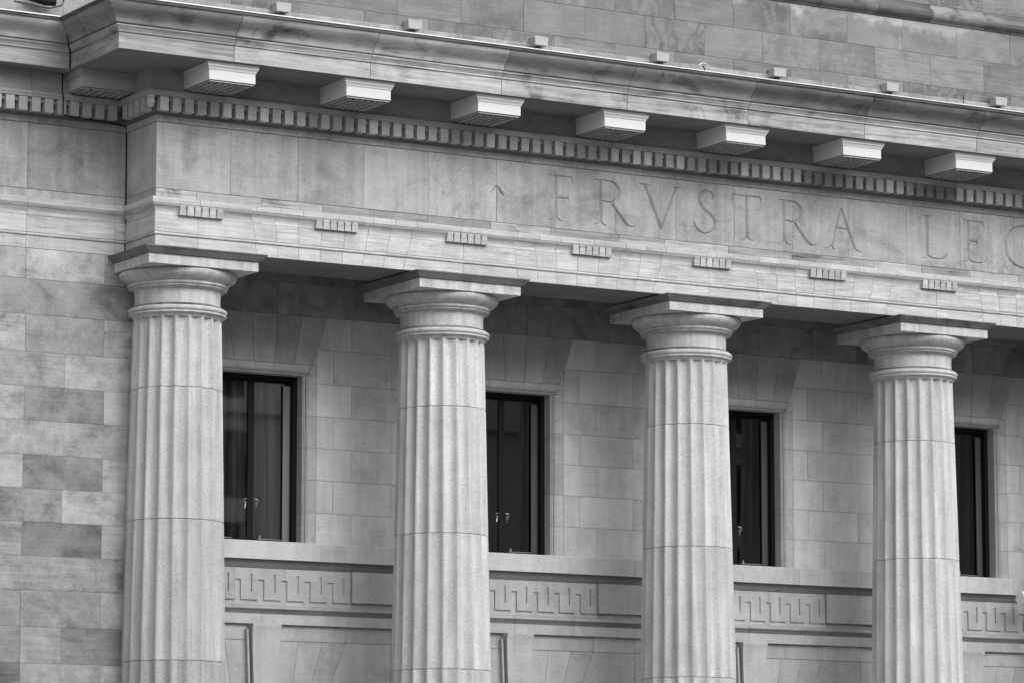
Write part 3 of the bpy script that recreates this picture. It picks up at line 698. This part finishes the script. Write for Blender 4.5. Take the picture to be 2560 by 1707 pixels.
for c in BC:
    # rows between this window's surround and the next window's
    nx = c+4 if c < BC[-1] else XR+JX
    if c == BC[0]:
        segs = [(.53, c-JX)]
        for k in range(6): ps(rect(.53, c-JX, zz[k+1], zz[k]))
        ps(rect(.53, c-.974, -.605, -.165))
    a0, b0 = c+JX, min(nx-JX, XR)
    A = [c+1.073, c+1.986, c+2.927-.03]; B = [c+1.358, c+2.641]
    for k in range(-1, 6):
        z1, z0 = (zz[k], zz[k+1]) if k >= 0 else (-.165, -.605)
        js = A if k % 2 == 0 else B
        aa, bb = a0, b0
        if k == -1: aa, bb = None, None
        if k >= 0:
            for a, b in runs(js, aa, bb): ps(rect(a, b, z0, z1))
        else:   # beside the voussoirs
            lx = lambda z: c+.737+(.974-.737)*(z+.83)/(.83-.165)
            rx = lambda z: nx-.737-(.974-.737)*(z+.83)/(.83-.165)
            cuts = [x_ for x_ in B if x_ < b0] or [XR]
            ps([(lx(z0), z0), (cuts[0], z0), (cuts[0], z1), (lx(z1), z1)])
            for a, b in zip(cuts[:-1], cuts[1:]): ps(rect(a, b, z0, z1))
            if nx < XR: ps([(cuts[-1], z0), (rx(z0), z0), (rx(z1), z1), (cuts[-1], z1)])
    # the piece beside the surround between z -.605 and the outer corner is covered by row k=0; voussoirs:
    tj = [-.974, -.574, -.19, .19, .574, .974]; bj = [-.737, -.442, -.15, .15, .442, .737]
    tj = [-.974, -.580, -.196, .196, .580, .974]; bj = [-.737, -.46, -.155, .155, .46, .737]
    for k in range(5):
        ps([(c+bj[k], -.835), (c+bj[k+1], -.835), (c+tj[k+1], -.165), (c+tj[k], -.165)], .40, name='voussoir')  # tone lowered to grade into the painted porch shade above
    for sg in (-1, 1):
        q = [(c+sg*.7385, -.835), (c+sg*(JX-.001), -.835), (c+sg*(JX-.001), -.607), (c+sg*.8145, -.607)]
        if sg < 0: q = [q[1], q[0], q[3], q[2]]
        ps(q, PT, name='stone', amp=.03)
    # upper rows: soot mottling plus porch shade painted into the tone
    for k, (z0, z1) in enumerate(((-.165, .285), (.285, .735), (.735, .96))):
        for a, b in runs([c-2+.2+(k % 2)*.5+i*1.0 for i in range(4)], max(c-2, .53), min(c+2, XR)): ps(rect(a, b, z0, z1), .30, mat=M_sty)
    # small fillers right beside the surround, row -.605..-1.087 handled by rows (outer edge JX)
    # ---- window
    wn = bpy.data.objects.new('window', None); wn.empty_display_size = .2; put(wn, pw); wn.location = (c, YG, 0); bpy.context.view_layer.update()
    def wpart(name, mb, mat, tone=.4, smooth=None): return obj(name, mb, mat, wn, tone, smooth)
    def surround(zlo, zhi, side):
        # jamb stone profile in plan: flat to cavetto, bead, then reveal
        pr = [(JX-.0025, YW+.001), (.690, YW+.001), (.680, YW+.006), (.668, YW+.022), (.655, YW+.034), (.650, YW+.036), (.645, YW+.030), (.638, YW+.027), (.630, YW+.033), (.627, YW+.045), (.6165, YW+.05), (.6165, YG+.2), (JX-.0025, YG+.2)]
        n = len(pr); v = []
        for z in (zlo+.002, zhi-.002):
            for d, y_ in pr: v.append((c+side*d, y_, z))
        f = [(i, (i+1) % n, n+(i+1) % n, n+i) for i in range(n)]+[tuple(range(n)), tuple(range(2*n-1, n-1, -1))]
        return MB().add(v, f)
    for side in (-1, 1):
        for k in range(6):
            zt = zz[k] if k else -.835
            if k == 0: continue
            wpart('jamb_stone', surround(zz[k+1] if k < 6 else WZB, zz[k], side), M_bck, rt(.44, .05), 40)
        # head corner jamb
        wpart('jamb_stone', surround(zz[1], -.98, side), M_bck, .43, 40)
        x0_, x1_ = sorted((c+side*.690, c+side*(JX-.002)))
        ps([(x0_, -.98), (x1_, -.98), (x1_, -.837), (x0_, -.837)] if True else None, .42, y=YW+.001, name='head_stone', par=wn)
    # head moulding: same section turned horizontal
    hp = [(-.8375, YW+.001), (-.915, YW+.001), (-.925, YW+.006), (-.937, YW+.022), (-.950, YW+.034), (-.955, YW+.036), (-.960, YW+.030), (-.967, YW+.027), (-.975, YW+.033), (-.978, YW+.045), (-.985, YW+.05), (-.985, YG+.2), (-.8375, YG+.2)]
    hb = [-.689, -.42, -.14, .14, .42, .689]
    for a, b in zip(hb[:-1], hb[1:]):
        n = len(hp); v = []
        for x_ in (c+a+.002, c+b-.002):
            for z_, y_ in hp: v.append((x_, y_, z_))
        f = [(i, n+i, n+(i+1) % n, (i+1) % n) for i in range(n)]+[tuple(range(n-1, -1, -1)), tuple(range(n, 2*n))]
        wpart('head_stone', MB().add(v, f), M_bck, rt(.44, .05), 40)
    # metal frame
    fr_ = MB()
    fr_.box(c-.616, c-.555, YG, YG+.12, WZB, WZT).box(c+.555, c+.616, YG, YG+.12, WZB, WZT)
    fr_.box(c-.5549, c+.5549, YG+.001, YG+.119, WZT-.055, WZT).box(c-.5549, c+.5549, YG+.001, YG+.119, WZB, WZB+.012)
    wpart('frame', fr_, M_dark)
    sa = MB(); yb = YG+.10
    for q in (-1, 1):
        a, b = (c-.555, c-.022-.02) if q < 0 else (c-.022-.02+.001, c+.555)
        sa.box(a, a+.045, yb, yb+.05, WZB+.012, WZT-.055).box(b-.045, b, yb, yb+.05, WZB+.012, WZT-.055)
        sa.box(a+.0451, b-.0451, yb+.001, yb+.049, WZB+.012, WZB+.04).box(a+.0451, b-.0451, yb+.001, yb+.049, WZT-.09, WZT-.055)
    wpart('sash', sa, M_dark)
    for q in (-1, 1):
        a, b = (c-.51, c-.087) if q < 0 else (c+.004, c+.51)
        wpart('pane', MB().box(a, b, yb+.02, yb+.028, WZB+.04, WZT-.09), G)
    wpart('lit_stile', MB().box(c+.445, c+.553, yb-.012, yb-.001, WZB+.014, WZT-.12), M_strip if c == BC[0] else M_strip2)  # strip painted as the lit side of the sash jamb
    for q in (-1, 1):
        xh = c-.042+q*.085
        wpart('latch', tube(MB(), [(xh-.02*q, yb-.01, -2.70), (xh+.02*q, yb-.03, -2.715), (xh+.012*q, yb-.03, -2.755), (xh-.012*q, yb-.02, -2.745), (xh, yb-.02, -2.78), (xh-.015, yb-.03, -2.83)], .007), M_chrome, smooth=50)
    for a, b in ((-.50, -.34), (.06, .42)):
        wpart('stay_bar', tube(MB(), [(c+a, yb-.03, WZB+.035), (c+b, yb-.03, WZB+.035)], .006).box(c+a+.03-.008, c+a+.03+.008, yb-.04, yb-.02, WZB+.03, WZB+.085), M_chrome)
    # dark room and curtain
    rm = MB(); X0, X1, Y0, Y1, Z0, Z1 = c-.9, c+.9, YG+.3, YG+2.2, WZB-.2, WZT+.3
    v = [(X0, Y0, Z0), (X1, Y0, Z0), (X1, Y1, Z0), (X0, Y1, Z0), (X0, Y0, Z1), (X1, Y0, Z1), (X1, Y1, Z1), (X0, Y1, Z1)]
    wpart('room_recess', MB().add(v, [(0, 1, 2, 3), (4, 7, 6, 5), (1, 5, 6, 2), (2, 6, 7, 3), (3, 7, 4, 0)]), M_room)
for bi, c in enumerate(BC):
    cu = MB(); v = []; n = 90
    for i in range(n+1):
        x_ = c-.62+1.24*i/n; y_ = YG+.27+.02*math.sin(i*.55+bi*2+1.2*math.sin(i*.13+bi))+.025*math.sin(i*.21+bi)
        v += [(x_, y_, WZB-.05), (x_+.01*math.sin(i*.5), y_+.01, WZT)]
    cu.add(v, [(2*i, 2*i+2, 2*i+3, 2*i+1) for i in range(n)])
    o_ = obj('curtain', cu, M_cur, None, .05, 60)
    o_['category'] = 'curtain'; o_['group'] = 'dark curtains behind the windows'
    o_['label'] = ['dark folded curtain inside the window between the first and second columns', 'dark folded curtain inside the window between the second and third columns',
        'dark folded curtain inside the window between the third and fourth columns', 'dark folded curtain inside the window right of the fourth column', 'dark folded curtain inside the window beyond the right edge'][bi]

# ---- sill course, band mouldings, meander
def strip(name, prof, joints, tone, mat=M_bck, y=YW, x0=.53, smooth=35, amp=.05):
    for a, b in runs(joints, x0, XR):
        mb = MB(); sweep(mb, prof, [(a+.002, y), (b-.002, y)], -.25); obj(name, mb, mat, pw, rt(tone, amp), smooth)
sillj = []; bandj = []; mj = []
for c in BC: sillj += [c-.853, c+.853, c+1.951]; bandj += [c-1.0, c-.04, c+.953, c+1.951]
strip('sill_stone', [(.0, -3.3055), (.075, -3.306), (.085, -3.316), (.085, -3.555), (.05, -3.558)][::-1], sillj, .52)
cv = [(.01, -3.67), (.022, -3.668), (.022, -3.648), (.028, -3.646), (.028, -3.634), (.03, -3.61), (.04, -3.588), (.055, -3.572), (.06, -3.563), (.02, -3.5595)]
strip('cove_stone', cv, sillj, .15, M_bed)
strip('meander_ledge', [(.0, -4.222), (.045, -4.221), (.045, -4.186), (.03, -4.182), (.0, -4.181)], bandj, .42)
strip('band_moulding', [(.0, -4.296), (.03, -4.295), (.03, -4.284), (.036, -4.280), (.04, -4.262), (.052, -4.248), (.056, -4.236), (.064, -4.234), (.064, -4.224), (.0, -4.223)], bandj, .19, M_bed)
strip('band_stone', [(.0, -4.434), (.05, -4.433), (.05, -4.300), (.044, -4.297), (.0, -4.2965)], bandj, .45)
YM = YW-.012
for c in BC:
    cut = MB()
    for k in range(8):
        xk = c+1.24-.3545*k
        if xk < c-1.25: continue
        cut.box(xk-.016, xk+.016, YM-.02, YM+.022, -4.0, -3.757)
        if k < 7:
            x_ = xk-.3545+.172
            cut.box(x_-.062, x_+.026, YM-.02, YM+.0221, -3.855, -3.832); cut.box(x_-.0, x_+.026, YM-.02, YM+.0222, -4.13, -3.84); cut.box(x_-.001, x_+.272, YM-.02, YM+.0223, -4.13, -4.105)
    for a, b in runs([c-1.10, c-.43, c+.34], c-1.352, c+1.352):
        mb = MB(); slab(mb, rect(a, b, -4.180, -3.671), YM, .12, gap=.0016, ch=.002)
        obj('meander_stone', boolcut(mb, cut, 'meander_stone'), M_bck, pw, rt(.42, .04))
    # projecting die between the meander panels
    a, b = c+1.356, c+2.644
    ps(rect(a, b, -4.103, -3.672), .42, y=YM-.045, name='die_stone')
    ps(rect(a, b, -4.180, -4.104), .38, y=YM+.012, name='stone')
# ---- below the band: flat arch with projecting keystone, plain courses
YB = YW+.006
for c in BC:
    kt, kb = .215, .155
    zt, zb = -4.436, -5.9
    # keystone with concave head
    mb = MB(); n = 14; v = []
    def hw(z): return kt+(kb-kt)*(zt-z)/(zt-zb)
    pts = []
    prof = [(.16, zt), (.16, zt-.03), (.15, zt-.06), (.14, zt-.1), (.135, zt-.2), (.13, zt-.5), (.13, zb)]
    for D, z in prof: v += [(c-hw(z), YB-D, z), (c+hw(z), YB-D, z), (c+hw(z), YB+.1, z), (c-hw(z), YB+.1, z)]
    f = [(0, 1, 2, 3), tuple(4*(len(prof)-1)+i for i in (3, 2, 1, 0))]
    for k in range(len(prof)-1):
        for j in range(4): f.append((4*k+j, 4*k+4+j, 4*k+4+(j+1) % 4, 4*k+(j+1) % 4))
    obj('keystone', mb.add(v, f), M_bck, pw, .45, 30)
    # fillet down the left flank
    fl = MB(); v = []
    for z in (zt-.075, zb): v += [(c-hw(z)-.05, YB-.07, z), (c-hw(z)-.022, YB-.07, z), (c-hw(z)-.022, YB+.02, z), (c-hw(z)-.05, YB+.02, z)]
    fl.add(v, [(0, 1, 2, 3), (7, 6, 5, 4), (0, 4, 5, 1), (1, 5, 6, 2), (2, 6, 7, 3), (3, 7, 4, 0)])
    obj('keystone_fillet', fl, M_bck, pw, .46)
    for (a, b) in ((c-2, c-.72), (c-.72, c-hw(-4.5)), (c+hw(-4.5), c+1.31), (c+1.31, c+2.0)):
        a = max(a, .53)
        if a < XR: ps(rect(a, min(b, XR), -4.652, -4.436), .42, y=YB)
    tj = [hw(-4.66)+.0, .56, .93, 1.30]; bj = [hw(-5.6), .42, .66, .90]
    for sgn in (-1, 1):
        for k in range(3):
            q = [(c+sgn*bj[k], -5.6), (c+sgn*bj[k+1], -5.6), (c+sgn*tj[k+1], -4.654), (c+sgn*tj[k], -4.654)]
            if sgn < 0: q = [q[1], q[0], q[3], q[2]]
            ps(q, .42, y=YB, name='voussoir')
        q = [(c+sgn*.90, -5.6), (c+sgn*1.998, -5.6), (c+sgn*1.998, -4.654), (c+sgn*1.30, -4.654)]
        if sgn < 0: q = [q[1], q[0], q[3], q[2]]
        ps(q, .41, y=YB)
obj('plinth', MB().box(.53, XR, YB, YB+.2, ZG, -5.604), M_bck, pw, .3)

# ------------------------------------------------------------------ small things
e = thing('security_camera', 'white rounded camera housing at the right edge below the fourth window sill', 'camera', (15.60, 1.70, -3.63))
obj('housing', tube(MB(), [(-.17, 0, .0), (-.16, 0, 0), (-.15, 0, 0), (.2, 0, .01), (.22, 0, .01)], .10, 20), M_white, e, 1, 40, local=True)
obj('bracket', MB().box(.05, .09, 0, .40, -.02, .02), M_white, e, local=True)
e = thing('frayed_netting', 'frayed strand of bird netting hanging beside the second column capital', 'netting', (4.385, 1.3, -.46))
pts = [(0, 0, 0), (-.05, .01, -.1), (-.08, 0, -.185), (-.115, .01, -.33), (-.15, 0, -.5), (-.195, .01, -.70)]
mbn = MB()
random.seed(3)
for i in range(120):
    t_ = random.random()*5; k = min(int(t_), 4); u_ = t_-k
    p = Vector(pts[k])*(1-u_)+Vector(pts[k+1])*u_; p += Vector((random.uniform(-.03, .03), random.uniform(-.01, .01), 0))
    mbn.add([p, p+Vector((random.uniform(.005, .014), 0, -.004)), p+Vector((0, .002, -random.uniform(.01, .02)))], [(0, 1, 2)])
tube(mbn, pts, .003, 5)
obj('strand', mbn, M_att, e, .42, local=True)
